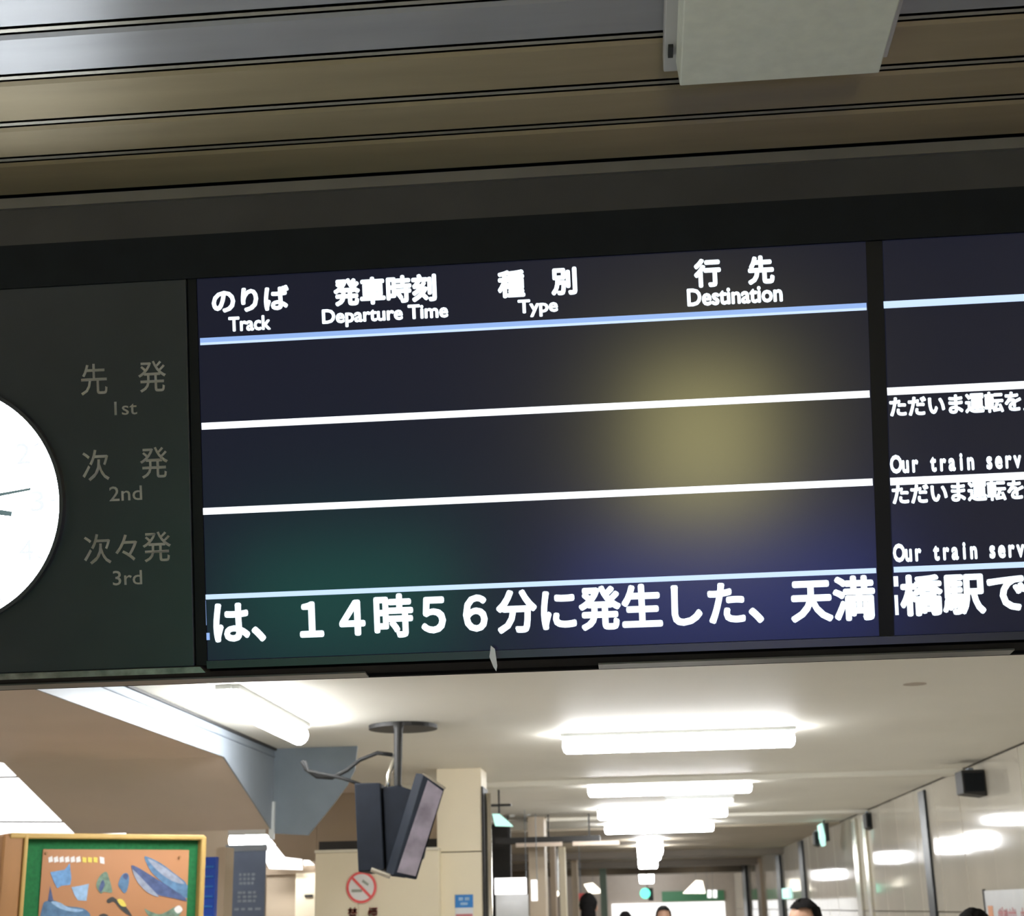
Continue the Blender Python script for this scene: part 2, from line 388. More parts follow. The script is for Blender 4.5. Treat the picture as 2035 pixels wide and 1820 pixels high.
for (xl, yb) in ((1769, 942), (1775, 1118)):
    text_px('Our train serv', xl, xl+261, yb, 38, d2, hd, .045, pitch=.62)
text_px('橋駅で', 1790, 2042, 1226, 84, d2, hd, .036)
bm = bmesh.new(); a, va = L(1779, 1222)
bx(bm, a, a+.006, va+.0, va+.035, .0015, .002); bx(bm, a, a+.008, va+.05, va+.068, .0015, .002); link('lettering', bm, hd, d2)
# panel with clock on the left
uP, uP2 = uL-.022, uL2-.018
lp = link('side_panel', quad(BX0+.02, uP, BX0+.02, uP2, -.013, .695, -.03, .038), M['panel_black'], bd, bevel=.002, label='matt charcoal panel with printed row names beside the clock')
link('worn_edge', prism([(BX0+.02, -.024, -.03), (uP+.022, -.024, -.03), (uP+.012, -.013, -.03), (BX0+.02, -.013, -.03)], (0, 0, .045)), M['worn'], lp, label='scuffed metal lower edge')
for s, xl, xr, yb, h, off in (('先　発', 165, 334, 787, 62, .004), ('1st', 231, 276, 826, 27, .006), ('次　発', 168, 338, 957, 62, .004), ('2nd', 221, 286, 996, 29, .006), ('次々発', 171, 344, 1122, 60, .004), ('3rd', 228, 286, 1163, 29, .006)):
    text_px(s, xl, xr, yb, h, lp, M['print_grey'], off, wz=.0085)
# ---- clock
cu, cv = L(-101, 1004); R = abs(L(130, 1003)[0]-cu)
ck = empty('station_clock', label='large round white backlit clock set in the dark board', cat='clock')
ck.matrix_world = BM @ Matrix.Translation((cu, cv, .0082))
fc = link('clock_face', disc(0, 0, R-.003, 0, .012, 96), M['clock_face'], ck)
link('rim', disc(0, 0, R+.004, 0, .014, 96, R-.003), M['clock_rim'], ck)
for h in range(1, 13):
    an = math.pi/2-h*math.pi/6; x, y = math.cos(an)*R*.80, math.sin(an)*R*.80
    lettering(str(h), x-.013-(.010 if h > 9 else 0), x+.013+(.010 if h > 9 else 0), y-.019, y+.019, .013, M['clock_print'], ck, name='numeral')
bm = bmesh.new()
for k in range(60):
    an = k*math.pi/30; r0 = R*(.93 if k % 5 else .91); t_ = .0008 if k % 5 else .0018
    c, s_ = math.cos(an), math.sin(an); q = [(r0*c-t_*s_, r0*s_+t_*c), (R*.955*c-t_*s_, R*.955*s_+t_*c), (R*.955*c+t_*s_, R*.955*s_-t_*c), (r0*c+t_*s_, r0*s_-t_*c)]
    bm.faces.new([bm.verts.new((a, b, .0135)) for a, b in q])
link('minute_marks', bm, M['clock_print'], ck)
def hand(px, py, w0, w1, z, tail, name):
    tx, ty = L(px, py); dx, dy = tx-cu, ty-cv; l = math.hypot(dx, dy); dx, dy = dx/l, dy/l
    pts = [(-tail*dx-w0*dy, -tail*dy+w0*dx), (l*dx-w1*dy, l*dy+w1*dx), (l*dx+w1*dy, l*dy-w1*dx), (-tail*dx+w0*dy, -tail*dy-w0*dx)]
    link(name, prism([(a, b, z) for a, b in pts], (0, 0, .0015)), M['clock_hand'], ck)
hand(34, 1021, .007, .0045, .0145, .03, 'hour_hand'); hand(72, 972, .0045, .0022, .017, .04, 'minute_hand')
link('hub', disc(0, 0, .012, .012, .021, 24), M['clock_hand'], ck)
# white sliver at the board's lower edge, made as an added strip
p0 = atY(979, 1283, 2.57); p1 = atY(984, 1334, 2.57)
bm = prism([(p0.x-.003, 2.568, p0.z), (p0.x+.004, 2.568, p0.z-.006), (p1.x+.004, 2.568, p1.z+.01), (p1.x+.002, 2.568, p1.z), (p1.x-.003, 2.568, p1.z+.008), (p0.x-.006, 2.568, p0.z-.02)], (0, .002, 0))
link('white_sliver', bm, M['white'], label='small white sliver at the lower edge of the board', cat='strip')
bpy.data.objects['white_sliver'].data.materials[0] = mat('sliver_white', (.9, .92, .95), .3, noise=.02, emit=(1, 1, 1), es=0)

# ================================================================== NEAR CEILING: unlit fixture housing
fx = empty('ceiling_box', (0.27, 2.0, ZN), label='grey white oblong metal box fixed under the dark slat ceiling', cat='ceiling box')
def ctr(bm_, c): bmesh.ops.translate(bm_, verts=bm_.verts[:], vec=-Vector(c)); return bm_
def taper(x0, x1, y0, y1, z0, z1, s):
    bm = bmesh.new()
    lo = [(x0, y0), (x1, y0), (x1, y1), (x0, y1)]; hi = [(x0-s, y0), (x1+s, y0), (x1+s, y1+s), (x0-s, y1+s)]
    a = [bm.verts.new((p[0], p[1], z0)) for p in lo]; b = [bm.verts.new((p[0], p[1], z1)) for p in hi]
    bm.faces.new(a); bm.faces.new(b)
    for i in range(4): bm.faces.new((a[i], a[(i+1) % 4], b[(i+1) % 4], b[i]))
    return bm
boxm = mat('box_enamel', (.74, .74, .62), .5, noise=.05, scale=40)
link('cover', ctr(taper(.121, .434, .9, 2.066, EZ+1.25, EZ+1.298, .004), fx.location), boxm, fx, bevel=.002)
link('base_tray', ctr(box(.098, .457, .88, 2.10, EZ+1.298, ZN-.0005), fx.location), mat('tray_enamel', (.55, .53, .5), .4, noise=.05), fx, bevel=.002)
link('latch', ctr(box(.104, .112, 2.02, 2.05, EZ+1.292, EZ+1.298), fx.location), M['dark'], fx)

# ================================================================== FLUORESCENT LAMPS
def lamp(x, y, ln, along, label, group=None, m='tube', r=.046, z=EZ+.832, zc_=None):
    zc_ = zc_ or ZC
    t = empty('fluorescent_lamp', (x, y, zc_), label=label, cat='lamp', group=group)
    h = ln/2; w_ = .05
    if along: bs = box(-w_, w_, -h, h, z-zc_+r*.8, -.0005)
    else: bs = box(-h, h, -w_, w_, z-zc_+r*.8, -.0005)
    link('base', bs, M['white'], t, bevel=.004)
    n = [(-h, .3), (-h+.006, .75), (-h+.02, 1), (h-.02, 1), (h-.006, .75), (h, .3)]
    pts = [((0, s, z-zc_) if along else (s, 0, z-zc_)) for s, _ in n]
    link('tube', tubebm(pts, r, 14, radii=[r*k for _, k in n]), M[m], t, smooth=True)
    for s in (-1, 1):
        c = s*(h+.004)
        link('end_cap', (box(-.02, .02, c-.004, c+.004, -.02, -.0005) if along else box(c-.006, c+.006, -.02, .02, -.025, -.0005)), M['white'], t)
    return t
lamp(.232, 7.86, 1.22, False, 'bright fluorescent lamp, nearest of those set crosswise on the passage ceiling')
lamp(.245, 11.05, 1.2, False, 'crosswise fluorescent lamp, second from the board')
lamp(.233, 14.03, 1.2, False, 'crosswise fluorescent lamp, third from the board')
lamp(.233, 16.74, 1.2, False, 'crosswise fluorescent lamp, fourth and farthest of the wide ones')
lamp(.52, 12.5, .56, False, 'short dim glow between the second and third crosswise lamps', m='tube_dim', r=.025)  # faint glow between two lamps, built as a short tube
lamp(-1.615, 6.4, 1.32, True, 'bright fluorescent lamp lying lengthwise beside the sloping steel soffit')
for y, k in ((20.3, 'nearest to the board'), (22.4, 'second along'), (27.2, 'third along'), (36.2, 'farthest')):
    lamp(.15, y, .34, False, 'small square glaring lamp down the middle of the far passage, %s' % k, r=.10 if y < 30 else .16, z=EZ+(.76 if y < 30 else .70), zc_=ZC-.02)
lamp(-3.0, 12.0, .62, False, 'fluorescent lamp above the slate blue banner', zc_=EZ+1.33, z=EZ+.59, r=.045)
lamp(-1.25, 22.3, .34, True, 'small lamp low on the left of the far passage', m='tube_warm', zc_=ZC-.02, z=EZ+.22)
# lit panels left of the soffit
def lightpanel(name, pts, d, label, m='lightbox', seams=(), hang=True):
    t = empty(name, pts[0], label=label, cat='light panel')
    link('diffuser', ctr(prism(pts, d), pts[0]), M[m], t)
    for q in seams:
        link('seam', ctr(tubebm(q, .006, 6), pts[0]), M['dark'], t)
    if hang:
        P_ = max((Vector(p) for p in pts), key=lambda p: p.z)+Vector(d)*.5
        top = ZN if (P_.x < -2.0 and P_.y < 13) else ZC-(.021 if P_.y > 17.5 else .001)
        link('hanger', ctr(tubebm([P_-Vector((0, 0, .01)), (P_.x, P_.y, top)], .004, 6), pts[0]), M['steel_dull'], t)
    return t
lightpanel('light_panel', [(-4.9, 9, EZ+.50), (-3.15, 9, EZ+.50), (-3.15, 9, EZ+1.28), (-4.9, 9, EZ+1.28)], (0, .06, 0), 'glaring white light panel at the left edge, above the wooden poster board',
           seams=[[(-4.9, 8.99, EZ+.865), (-3.5, 8.99, EZ+.862)], [(-4.9, 8.99, EZ+.62), (-3.5, 8.99, EZ+.58)]])
lightpanel('light_panel', [atY(*p, 12.3) for p in ((514, 1656), (528, 1657), (566, 1703), (597, 1707), (598, 1728), (535, 1726), (522, 1700))], (0, .06, 0), 'slanting white light panel between the steel soffit end and the cream wall')
lightpanel('light_panel', [atY(*p, 12.9) for p in ((603, 1709), (612, 1709), (623, 1719), (620, 1726), (604, 1722))], (0, .06, 0), 'tiny bright light patch just left of the cream wall')
for px, pts in ((0, ((1160, 1757), (1178, 1754), (1200, 1774), (1172, 1776))), (1, ((1357, 1775), (1383, 1749), (1396, 1750), (1402, 1775)))):
    lightpanel('light_panel', [atY(*p, 33.5) for p in pts], (0, .1, 0), 'warm ceiling light near the end of the passage, %s of the green signal' % ('left', 'right')[px], m='tube_warm')
for k, (a, b) in enumerate(((1406, 1414), (1417, 1425))):
    lightpanel('light_panel', [atY(a, 1768, 33), atY(b, 1768, 33), atY(b, 1784, 33), atY(a, 1784, 33)], (0, .05, 0), 'small white light right of the green band, %s of a pair' % ('left', 'right')[k], m='tube_dim')

# ================================================================== HANGING MONITORS
hm = empty('hanging_monitor', (-1.139, 7, ZC), label='pair of dark monitors hung back to back on a ceiling pole', cat='monitor')
H0 = Vector(hm.location)
def hp(px, py, Y=7.0): return atY(px, py, Y)-H0
bm = disc(0, 0, .17, -.02, -.0005, 32); bmesh.ops.translate(bm, verts=bm.verts[:], vec=(0, .25, 0)); 
link('plate_and_shadow', bm, M['dark'], hm)  # mount plate, widened to stand in for the dark shadow around it
link('pole', tubebm([(0, .1, -.005), (0, .1, -.04), (0, .08, -.30), (.02, .1, -.36)], .02, 12, radii=[.03, .022, .018, .02]), M['dark'], hm, smooth=True)
link('bracket', tubebm([(-.01, .1, -.15), (-.045, .08, -.26), (-.05, .08, -.40)], .012, 8), M['chrome'], hm, smooth=True)
def P(pts, Y): return [hp(a, b, Y) for a, b in pts]
link('monitor_case', prism(P(((704, 1556), (756, 1555), (764, 1728), (712, 1733)), 6.98), (-.02, .42, 0)), M['monitor'], hm, bevel=.006)
link('monitor_case', prism(P(((760, 1565), (790, 1560), (845, 1578), (822, 1700), (782, 1742), (768, 1738)), 7.0), (.0, .36, 0)), M['monitor'], hm, bevel=.006)
sl = link('monitor_body', prism(P(((842, 1537), (884, 1567), (828, 1748), (781, 1739)), 6.93), (-.045, .05, .01)), M['monitor'], hm, bevel=.004)
link('screen', prism(P(((850, 1550), (880, 1572), (826, 1741), (789, 1733)), 6.925), (-.001, .004, 0)), M['monitor_glass'], sl)
link('rim', tubebm(P(((840, 1536), (885, 1567)), 6.92), .006, 6), M['chrome'], sl)
link('small_plate', tubebm([hp(738, 1727, 6.95), hp(775, 1741, 6.95)], .012, 8), M['chrome'], hm)
pts = [atY(a, b, 7.15) for a, b in ((780, 1500), (750, 1496), (715, 1510), (690, 1530), (660, 1545), (630, 1543), (608, 1528), (600, 1512))]
link('cable', tubebm(pts, .010, 8), M['cable'], label='black cable sagging from the monitor pole toward the steel soffit', cat='cable', smooth=True)
pts = [atY(a, b, 7.12) for a, b in ((606, 1512), (612, 1532), (640, 1538), (680, 1546), (715, 1558))]
link('cable', tubebm(pts, .008, 8), M['cable'], label='thinner black cable looping back to the left monitor', cat='cable', smooth=True)

# ================================================================== NOTICE BOARD WITH POSTER
TL = atZ(2, 1653, EZ+.37); TR = atZ(404, 1659, EZ+.37)
TL = Vector((-2.79, 6.38, EZ+.372)); 
def depth_for(px, X_hint, z):
    return atZ(px, 1660, z)
TR = atY(405, 1658, 7.03); TL = atY(2, 1652, 6.42); zt = (TL.z+TR.z)/2
ux = Vector((TR.x-TL.x, TR.y-TL.y, 0)); WB = ux.length; ang = math.atan2(ux.y, ux.x)
nb = empty('notice_board', (TL.x, TL.y, 0), label='wooden notice board with green felt and an orange sea animal poster', cat='notice board'); nb.rotation_euler = (0, 0, ang)
NBI = (Matrix.Translation((TL.x, TL.y, 0)) @ Matrix.Rotation(ang, 4, 'Z')).inverted()
def nl(px, py):      # pixel -> board plane (x, z)
    d = NBI.to_3x3() @ ray(px, py); o = NBI @ Vector((0, 0, EZ)); s = -o.y/d.y; p = o+d*s; return p.x, p.z
zt = (nl(60, 1654)[1]+nl(395, 1661)[1])/2
iL = nl(46, 1740)[0]; iR = nl(391, 1740)[0]; iT = nl(200, 1668)[1]
zb = .75
link('back_panel', box(.02, WB-.02, .0, .05, zb, zt-.01), M['felt'], nb)
bm = bmesh.new()
link('frame_top', box(.03, WB-.01, -.04, .06, iT, zt), M['wood'], nb, bevel=.006)
link('frame_side', box(0, iL-.018, -.035, .06, zb-.05, zt-.004), M['wood_dark'], nb, bevel=.012, label='wide brown left stile')
link('frame_side', box(iL-.018, iL, -.042, .06, zb-.05, zt-.006), M['wood'], nb, bevel=.005)
link('frame_side', box(iR, WB, -.04, .06, zb-.05, zt-.006), M['wood'], nb, bevel=.008)
link('frame_bottom', box(iL, iR, -.04, .06, zb-.05, zb), M['wood'], nb, bevel=.006)
for x in (.08, WB-.12):
    link('leg', tubebm([(x+.02, .03, 0), (x+.02, .03, zb)], .02, 10), M['wood_dark'], nb)
pL = nl(83, 1720)[0]; pR = nl(373, 1740)[0]; pT = nl(220, 1688)[1]
ps = empty('poster', (TL.x, TL.y, 0), label='orange poster of blue whales, rays and fish pinned on green felt', cat='poster'); ps.rotation_euler = (0, 0, ang)
link('sheet', box(pL, pR, -.004, -.001, zb+.1, pT), M['paper'], ps)
def fig(pts, m, off=.0055, name='printed_figure', par=ps):
    bm = bmesh.new(); q = [nl(*p) for p in pts]; zz = zb+.11
    bm.faces.new([bm.verts.new((min(max(x, pL), pR), -off, max(z, zz))) for x, z in q]); link(name, bm, M[m], par)
def curve_poly(pts, n=3):
    out = []; k = len(pts)
    for i in range(k):
        p0, p1, p2, p3 = pts[i-1], pts[i], pts[(i+1) % k], pts[(i+2) % k]
        for j in range(n):
            t = j/n
            out.append(tuple(.5*((2*p1[c])+(-p0[c]+p2[c])*t+(2*p0[c]-5*p1[c]+4*p2[c]-p3[c])*t*t+(-p0[c]+3*p1[c]-3*p2[c]+p3[c])*t**3) for c in (0, 1)))
    return out
fig(((99, 1733), (128, 1728), (138, 1715), (141, 1745), (139, 1758), (122, 1760), (113, 1765), (106, 1752)), 'sky_ink')
fig(((141, 1763), (158, 1760), (176, 1756), (173, 1775), (171, 1790), (154, 1789), (147, 1778)), 'pale_ink')
fig(curve_poly(((191, 1755), (198, 1740), (210, 1732), (216, 1745), (222, 1768), (220, 1774), (205, 1772), (200, 1776), (192, 1765))), 'moss_ink')
fig(curve_poly(((196, 1765), (203, 1748), (207, 1758), (200, 1772))), 'navy_ink', .006)
fig(curve_poly(((234, 1757), (242, 1738), (252, 1735), (256, 1745), (253, 1765), (247, 1775), (240, 1768))), 'sea_ink')
fig(curve_poly(((243, 1742), (248, 1735), (254, 1740), (250, 1748))), 'navy_ink', .006)
fig(curve_poly(((286, 1704), (294, 1703), (320, 1716), (345, 1735), (374, 1760), (372, 1785), (345, 1770), (318, 1750), (298, 1730))), 'sea_ink')
fig(curve_poly(((292, 1706), (316, 1717), (345, 1737), (366, 1756), (340, 1750), (312, 1730))), 'belly_ink', .006)
fig(curve_poly(((260, 1722), (270, 1722), (300, 1740), (340, 1765), (373, 1790), (345, 1785), (305, 1775), (275, 1750))), 'navy_ink', .0058)
fig(curve_poly(((262, 1728), (272, 1736), (295, 1760), (315, 1782), (292, 1773), (272, 1752))), 'belly_ink', .0062)
fig(curve_poly(((84, 1800), (93, 1790), (110, 1790), (130, 1800), (165, 1805), (180, 1822), (175, 1850), (84, 1850))), 'sea_ink')
fig(curve_poly(((100, 1792), (118, 1793), (135, 1803), (165, 1808), (150, 1812), (120, 1806))), 'pale_ink', .006)
fig(((94, 1792), (99, 1760), (106, 1792)), 'navy_ink')
fig(curve_poly(((211, 1789), (222, 1782), (232, 1788), (248, 1800), (262, 1822), (240, 1808), (226, 1792), (215, 1795))), 'ink')
fig(curve_poly(((232, 1788), (242, 1787), (250, 1800), (240, 1800))), 'yellow_ink', .006)
fig(curve_poly(((286, 1806), (300, 1812), (320, 1816), (352, 1800), (360, 1812), (340, 1830), (305, 1830))), 'moss_ink')
fig(curve_poly(((345, 1806), (355, 1799), (362, 1808), (352, 1815))), 'white_ink', .006)
fig(curve_poly(((195, 1820), (205, 1815), (215, 1820), (205, 1826))), 'ink')
for k in range(6): fig(((95+k*11, 1704), (103+k*11, 1701), (105+k*11, 1712), (96+k*11, 1714)), 'white_ink', name='title_mark')
for k in range(3): fig(((163+k*11, 1703), (171+k*11, 1704), (171+k*11, 1714), (163+k*11, 1713)), 'yellow_ink', name='title_mark')
fig(((197, 1702), (206, 1704), (207, 1717), (198, 1715)), 'white_ink', name='title_mark')
for a, b in ((91, 1695), (356, 1703)):
    x, z = nl(a, b); bm = disc(0, 0, .006, 0, .006, 12); o = link('pin', bm, M['wood_dark'], ps); o.location = (x, -.006, z); o.rotation_euler = (math.pi/2, 0, 0)

# ================================================================== LEFT BACKGROUND
p = atY(404, 1703, 8.6); q = atY(429, 1703, 8.6)
bs = empty('blue_rack', (p.x, 8.6, 0), label='narrow cobalt blue leaflet rack just right of the notice board', cat='rack')
link('side', box(0, q.x-p.x, 0, .06, 0, p.z), M['blue'], bs)
for k in range(12):
    link('ledge', box(.01, q.x-p.x-.01, -.012, 0, p.z-.06-.055*k, p.z-.05-.055*k), M['sticker_blue'], bs)
p = atY(430, 1690, 9.2); q = atY(448, 1690, 9.2)
link('pillar', box(p.x, q.x, 9.2, 9.4, 0, p.z+.02), M['beige'], label='slim pale beige post between blue rack and slate banner', cat='post')
p = atY(450, 1692, 10.5); q = atY(528, 1692, 10.5)
bn = empty('banner', (p.x, 10.5, 0), label='slate blue standing banner with faint pale marks', cat='banner')
W_ = q.x-p.x
link('cloth', box(0, W_, 0, .02, .3, p.z), M['banner'], bn)
link('stand', box(-.01, W_+.01, -.05, .07, 0, .06), M['steel_dull'], bn)
link('post', box(W_/2-.01, W_/2+.01, .03, .05, .06, p.z-.05), M['steel_dull'], bn)
link('top_rail', box(-.005, W_+.005, -.008, .028, p.z, p.z+.045), M['steel'], bn)
bm = bmesh.new()
for (a, b, c, d) in ((475, 1732, 507, 1757), (472, 1768, 512, 1792), (465, 1801, 520, 1808)):
    A = atY(a, b, 10.49); D = atY(c, d, 10.49); n = 4
    for i in range(n):
        for j in range(3 if d-b > 10 else 1):
            w1 = (D.x-A.x)/n; h1 = (A.z-D.z)/(3 if d-b > 10 else 1)
            bx(bm, A.x-p.x+i*w1, A.x-p.x+i*w1+w1*random.uniform(.5, .85), -.003, 0, D.z+j*h1, D.z+j*h1+h1*.6)
link('printed_marks', bm, M['banner_ink'], bn)
# beige recess behind
struct('trim_3', box(atY(532, 1700, 12.6).x, atY(590, 1700, 12.6).x, 12.6, 12.75, 0, atY(560, 1733, 12.6).z), M['beige'])
p = atY(588, 1735, 12.4); q = atY(628, 1735, 12.4)
lk = empty('locker', (p.x, 12.4, 0), label='pale yellow locker with a dark handle left of the cream wall', cat='locker')
link('body', box(0, q.x-p.x+.1, 0, .3, 0, p.z), M['cream'], lk)
h1 = atY(606, 1780, 12.4); h2 = atY(622, 1780, 12.4)
link('handle', box(h1.x-p.x, h2.x-p.x, -.015, 0, h1.z-.01, h1.z+.01), M['dark'], lk)
struct('trim_4', box(-3.2, -2.0, 12.55, 12.75, EZ+.33, EZ+.40), M['brown'])
# cream wall block with no smoking sign
cb = empty('cream_partition', (-2.06, 9.5, 0), label='cream free standing partition carrying the no smoking sign', cat='partition')
p0 = atY(627, 1694, 9.5); p1 = atY(872, 1690, 9.5)
zt2 = (p0.z+p1.z)/2
link('panel', box(p0.x+2.06, p0.x+2.06+(p1.x-p0.x)*.35, 0, .12, 0, zt2), M['cream'], cb, bevel=.004)
link('panel', box(p0.x+2.06+(p1.x-p0.x)*.352, p1.x+2.06, .004, .12, 0, zt2), M['cream'], cb, bevel=.004)
link('top_rail', box(p0.x+2.055, p1.x+2.06, -.006, .125, zt2, zt2+.018), mat('rail_cream', (.8, .74, .6), .4, noise=.03), cb)
p2 = atY(868, 1600, 9.6); p3 = atY(957, 1600, 9.6)
cl = empty('square_column', (p2.x, 9.6, 0), label='cream square column rising to the ceiling beside a polished steel corner', cat='column')
zj = atY(900, 1692, 9.6).z
link('lower_cladding', box(0, p3.x-p2.x, 0, .35, 0, zj-.006), M['cream'], cl, bevel=.003)
link('upper_cladding', box(0, p3.x-p2.x, 0.002, .35, zj, ZC-.0005), M['cream'], cl, bevel=.003)
link('corner_guard', box(p3.x-p2.x, p3.x-p2.x+.012, -.01, .3, 0, ZC-.12), M['dark'], cl)
link('steel_corner', tubebm([(p3.x-p2.x+.035, .05, 0), (p3.x-p2.x+.035, .05, ZC-.16)], .022, 14), M['chrome'], cl, smooth=True)
# recess above the partition
struct('wall_recess', box(atY(629, 1700, 11.3).x, p2.x, 11.3, 11.45, 0, ZC+.02), M['brown'])
struct('ceiling_slope', prism([atY(*q_, 11.3) for q_ in ((526, 1500), (528, 1656), (566, 1703), (600, 1707), (629, 1712), (629, 1500))], (0, .15, 0)), M['brown'])
struct('trim_5', box(atY(640, 1680, 10).x, p2.x, 9.9, 10.0, zt2-.1, atY(700, 1672, 10).z), M['dark'])
struct('ceiling_recess', box(-3.1, -2.0, 8.14, 11.4, ZC, ZC+.1), M['soffit'])
# no smoking sign
c0 = atY(718, 1763, 9.49)
ns = empty('no_smoking_sign', (c0.x, 9.494, c0.z), label='round red no smoking sign on the cream partition', cat='sign'); ns.rotation_euler = (math.pi/2, 0, 0)
r = (atY(748, 1763, 9.49).x-c0.x)
link('ring', disc(0, 0, r, .0, .003, 48, r*.84), M['red'], ns)
link('backing', disc(0, 0, r*.86, -.0005, .0012, 48), M['white_ink'], ns)
bm = prism([(-.60*r, .72*r, .0028), (-.72*r, .60*r, .0028), (.60*r, -.72*r, .0028), (.72*r, -.60*r, .0028)], (0, 0, .001)); link('slash', bm, M['red'], ns)
link('cigarette', prism([(-.65*r, -.12*r, .0016), (.05*r, -.12*r, .0016), (.05*r, -.3*r, .0016), (-.65*r, -.3*r, .0016)], (0, 0, .0006)), M['ink_grey'], ns)
link('smoke_mark', prism([(.1*r, .5*r, .0016), (.5*r, .2*r, .0016), (.42*r, .08*r, .0016), (.02*r, .34*r, .0016)], (0, 0, .0006)), M['ink_grey'], ns)
k1 = atY(691, 1803, 9.49); k2 = atY(750, 1832, 9.49)
lettering('禁　煙', k1.x-c0.x, k2.x-c0.x, k2.z-c0.z, k1.z-c0.z, .001, M['red'], ns, .02)
# blue sticker on the column
s1 = atY(904, 1778, 9.59); s2 = atY(940, 1803, 9.59); s3 = atY(940, 1828, 9.59)
st = empty('sticker', (s1.x, 9.598, s3.z), label='small blue, white and red sticker on the cream column', cat='sticker')
WW = s2.x-s1.x
link('blue_part', box(0, WW, -.004, 0, s2.z-s3.z, s1.z-s3.z), M['sticker_blue'], st)
link('white_part', box(0, WW, -.004, 0, 0, s2.z-s3.z), M['notice'], st)
link('red_band', box(0.004, WW-.004, -.005, -.004, 0, (s2.z-s3.z)*.5), M['red_soft'], st)
bm = bmesh.new(); h = s2.z-s3.z; hh = s1.z-s2.z
for x0, x1, z0, z1 in ((.2, .45, .55, .8), (.55, .8, .55, .8), (.3, .7, .2, .4)): bx(bm, WW*x0, WW*x1, -.0055, -.004, h+hh*z0, h+hh*z1)
link('printed_mark', bm, M['pale_ink'], st)
# exit sign blade by the column
e = [atY(a, b, 11.2) for a, b in ((978, 1617), (992, 1617), (1008, 1630), (1020, 1642), (984, 1641))]
ex = empty('exit_sign', e[0], label='small pale green lit sign hanging beside the cream column', cat='sign')
link('lit_face', ctr(prism(e, (0, .03, 0)), e[0]), M['exit_lit'], ex)
link('hanger', ctr(tubebm([e[1], (e[1].x, e[1].y, ZC)], .008, 6), e[0]), M['dark'], ex)
link('hood', ctr(box(e[0].x-.08, e[1].x+.09, 11.18, 11.26, e[0].z+.055, e[0].z+.07), e[0]), M['dark'], ex)
for k, (a, b, c, d) in enumerate(((1012, 1592, 1022, 1622), (1046, 1598, 1054, 1620))):
    A = atY(a, b, 14.6); D = atY(c, d, 14.6)
    link('hanging_tag', box(A.x, D.x, 14.6, 14.62, D.z, ZC-.0005), M['white'], label='small pale plate under the ceiling right of the green lit sign, %s of two' % ('larger', 'smaller')[k], cat='plate')
# side opening on the left of the passage
struct('wall_opening', box(-3.2, -1.36, 16.0, 16.1, 0, ZC), M['dark'])
A = atY(983, 1745, 13.8); D = atY(1046, 1776, 13.8)
lightpanel('lit_sign', [(A.x, 13.8, D.z), (D.x, 13.8, D.z), (D.x, 13.8, A.z), (A.x, 13.8, A.z)], (0, .05, 0), 'white lit rectangular sign low beside the steel column corner')
A = atY(1055, 1748, 14.5); D = atY(1068, 1790, 14.5)
lightpanel('lit_sign', [(A.x, 14.5, D.z), (D.x, 14.5, D.z), (D.x, 14.5, A.z), (A.x, 14.5, A.z)], (0, .05, 0), 'narrow upright lit sign on the left passage pillar', m='tube_dim')
A = atY(985, 1778, 14.0); D = atY(1050, 1830, 14.0)
link('grey_door', box(A.x, D.x, 14.0, 14.05, 0, A.z), M['notice'], label='pale grey blue shutter below the white lit sign', cat='shutter')
A = atY(1050, 1690, 15); D = atY(1082, 1690, 15)
link('pillar', box(A.x, D.x, 15, 15.4, 0, ZC-.0005), M['beige'], label='beige pillar on the left side of the passage', cat='column')
for k, (a, b, Y, m) in enumerate(((1094, 1104, 19, 'brown'), (1112, 1124, 22, 'cream'), (1136, 1148, 26, 'beige'), (1192, 1205, 31, 'far_dull'))):
    A = atY(a, 1750, Y); D = atY(b, 1750, Y)
    link('pillar', box(A.x, D.x, Y, Y+.3, 0, ZC-.021), M[m], label=('first slim dark pillar on the far left of the passage', 'pale slim pillar left of the warm far light', 'beige slim pillar just left of the warm far light', 'dull green slim pillar beside the far bright wall')[k], cat='column')
A = atY(985, 1668, 14.6); D = atY(1192, 1668, 14.6)
ct = link('cable_tray', box(A.x, D.x, 14.6, 14.9, atY(1090, 1673, 14.6).z, atY(1090, 1662, 14.6).z), M['dark'], label='dark horizontal tray on the left of the passage ceiling', cat='tray')
bm = bmesh.new()
for k in range(2): bx(bm, A.x+.2+.55*k, A.x+.65+.55*k, 14.55, 14.58, atY(1090, 1682, 14.6).z, atY(1090, 1674, 14.6).z)
link('under_plates', bm, M['soffit'], ct, label='two pale plates')
bm = bmesh.new()
for k in range(3): bx(bm, A.x+.1+.4*k, A.x+.115+.4*k, 14.74, 14.755, atY(1090, 1664, 14.6).z, ZC-.001)
link('hangers', bm, M['dark'], ct)
# end of passage
A = atY(1315, 1773, YF-.06); D = atY(1440, 1789, YF-.06)
link('green_band', box(A.x, D.x, YF-.05, YF-.005, D.z, A.z+.02), M['far_green'], label='green sign band across the bright end wall', cat='sign')
A = atY(1215, 1792, YF-.1); D = atY(1440, 1790, YF-.1)
A.z = min(A.z, D.z, bpy.data.objects['green_band'].data.vertices[0].co.z-.02)
t = lightpanel('shop_front', [(A.x, YF-.05, .6), (D.x, YF-.05, .6), (D.x, YF-.05, A.z), (A.x, YF-.05, A.z)], (0, .03, 0), 'bright white lit shop front at the passage end', m='tube_dim', hang=False)
g = atY(1282, 1775, 30)
gs = empty('signal_light', g, label='round green signal lamp hanging in the middle of the passage', cat='signal light')
o = link('lens', disc(0, 0, .10, 0, .05, 24), M['green_lit'], gs); o.rotation_euler = (math.pi/2, 0, 0)
link('case', box(.06, .16, .0, .12, -.14, .10), M['dark'], gs)
link('rod', tubebm([(.05, .05, .05), (.05, .05, ZC-.021-g.z)], .01, 6), M['dark'], gs)
A = atY(1150, 1775, 20); D = atY(1163, 1790, 20)
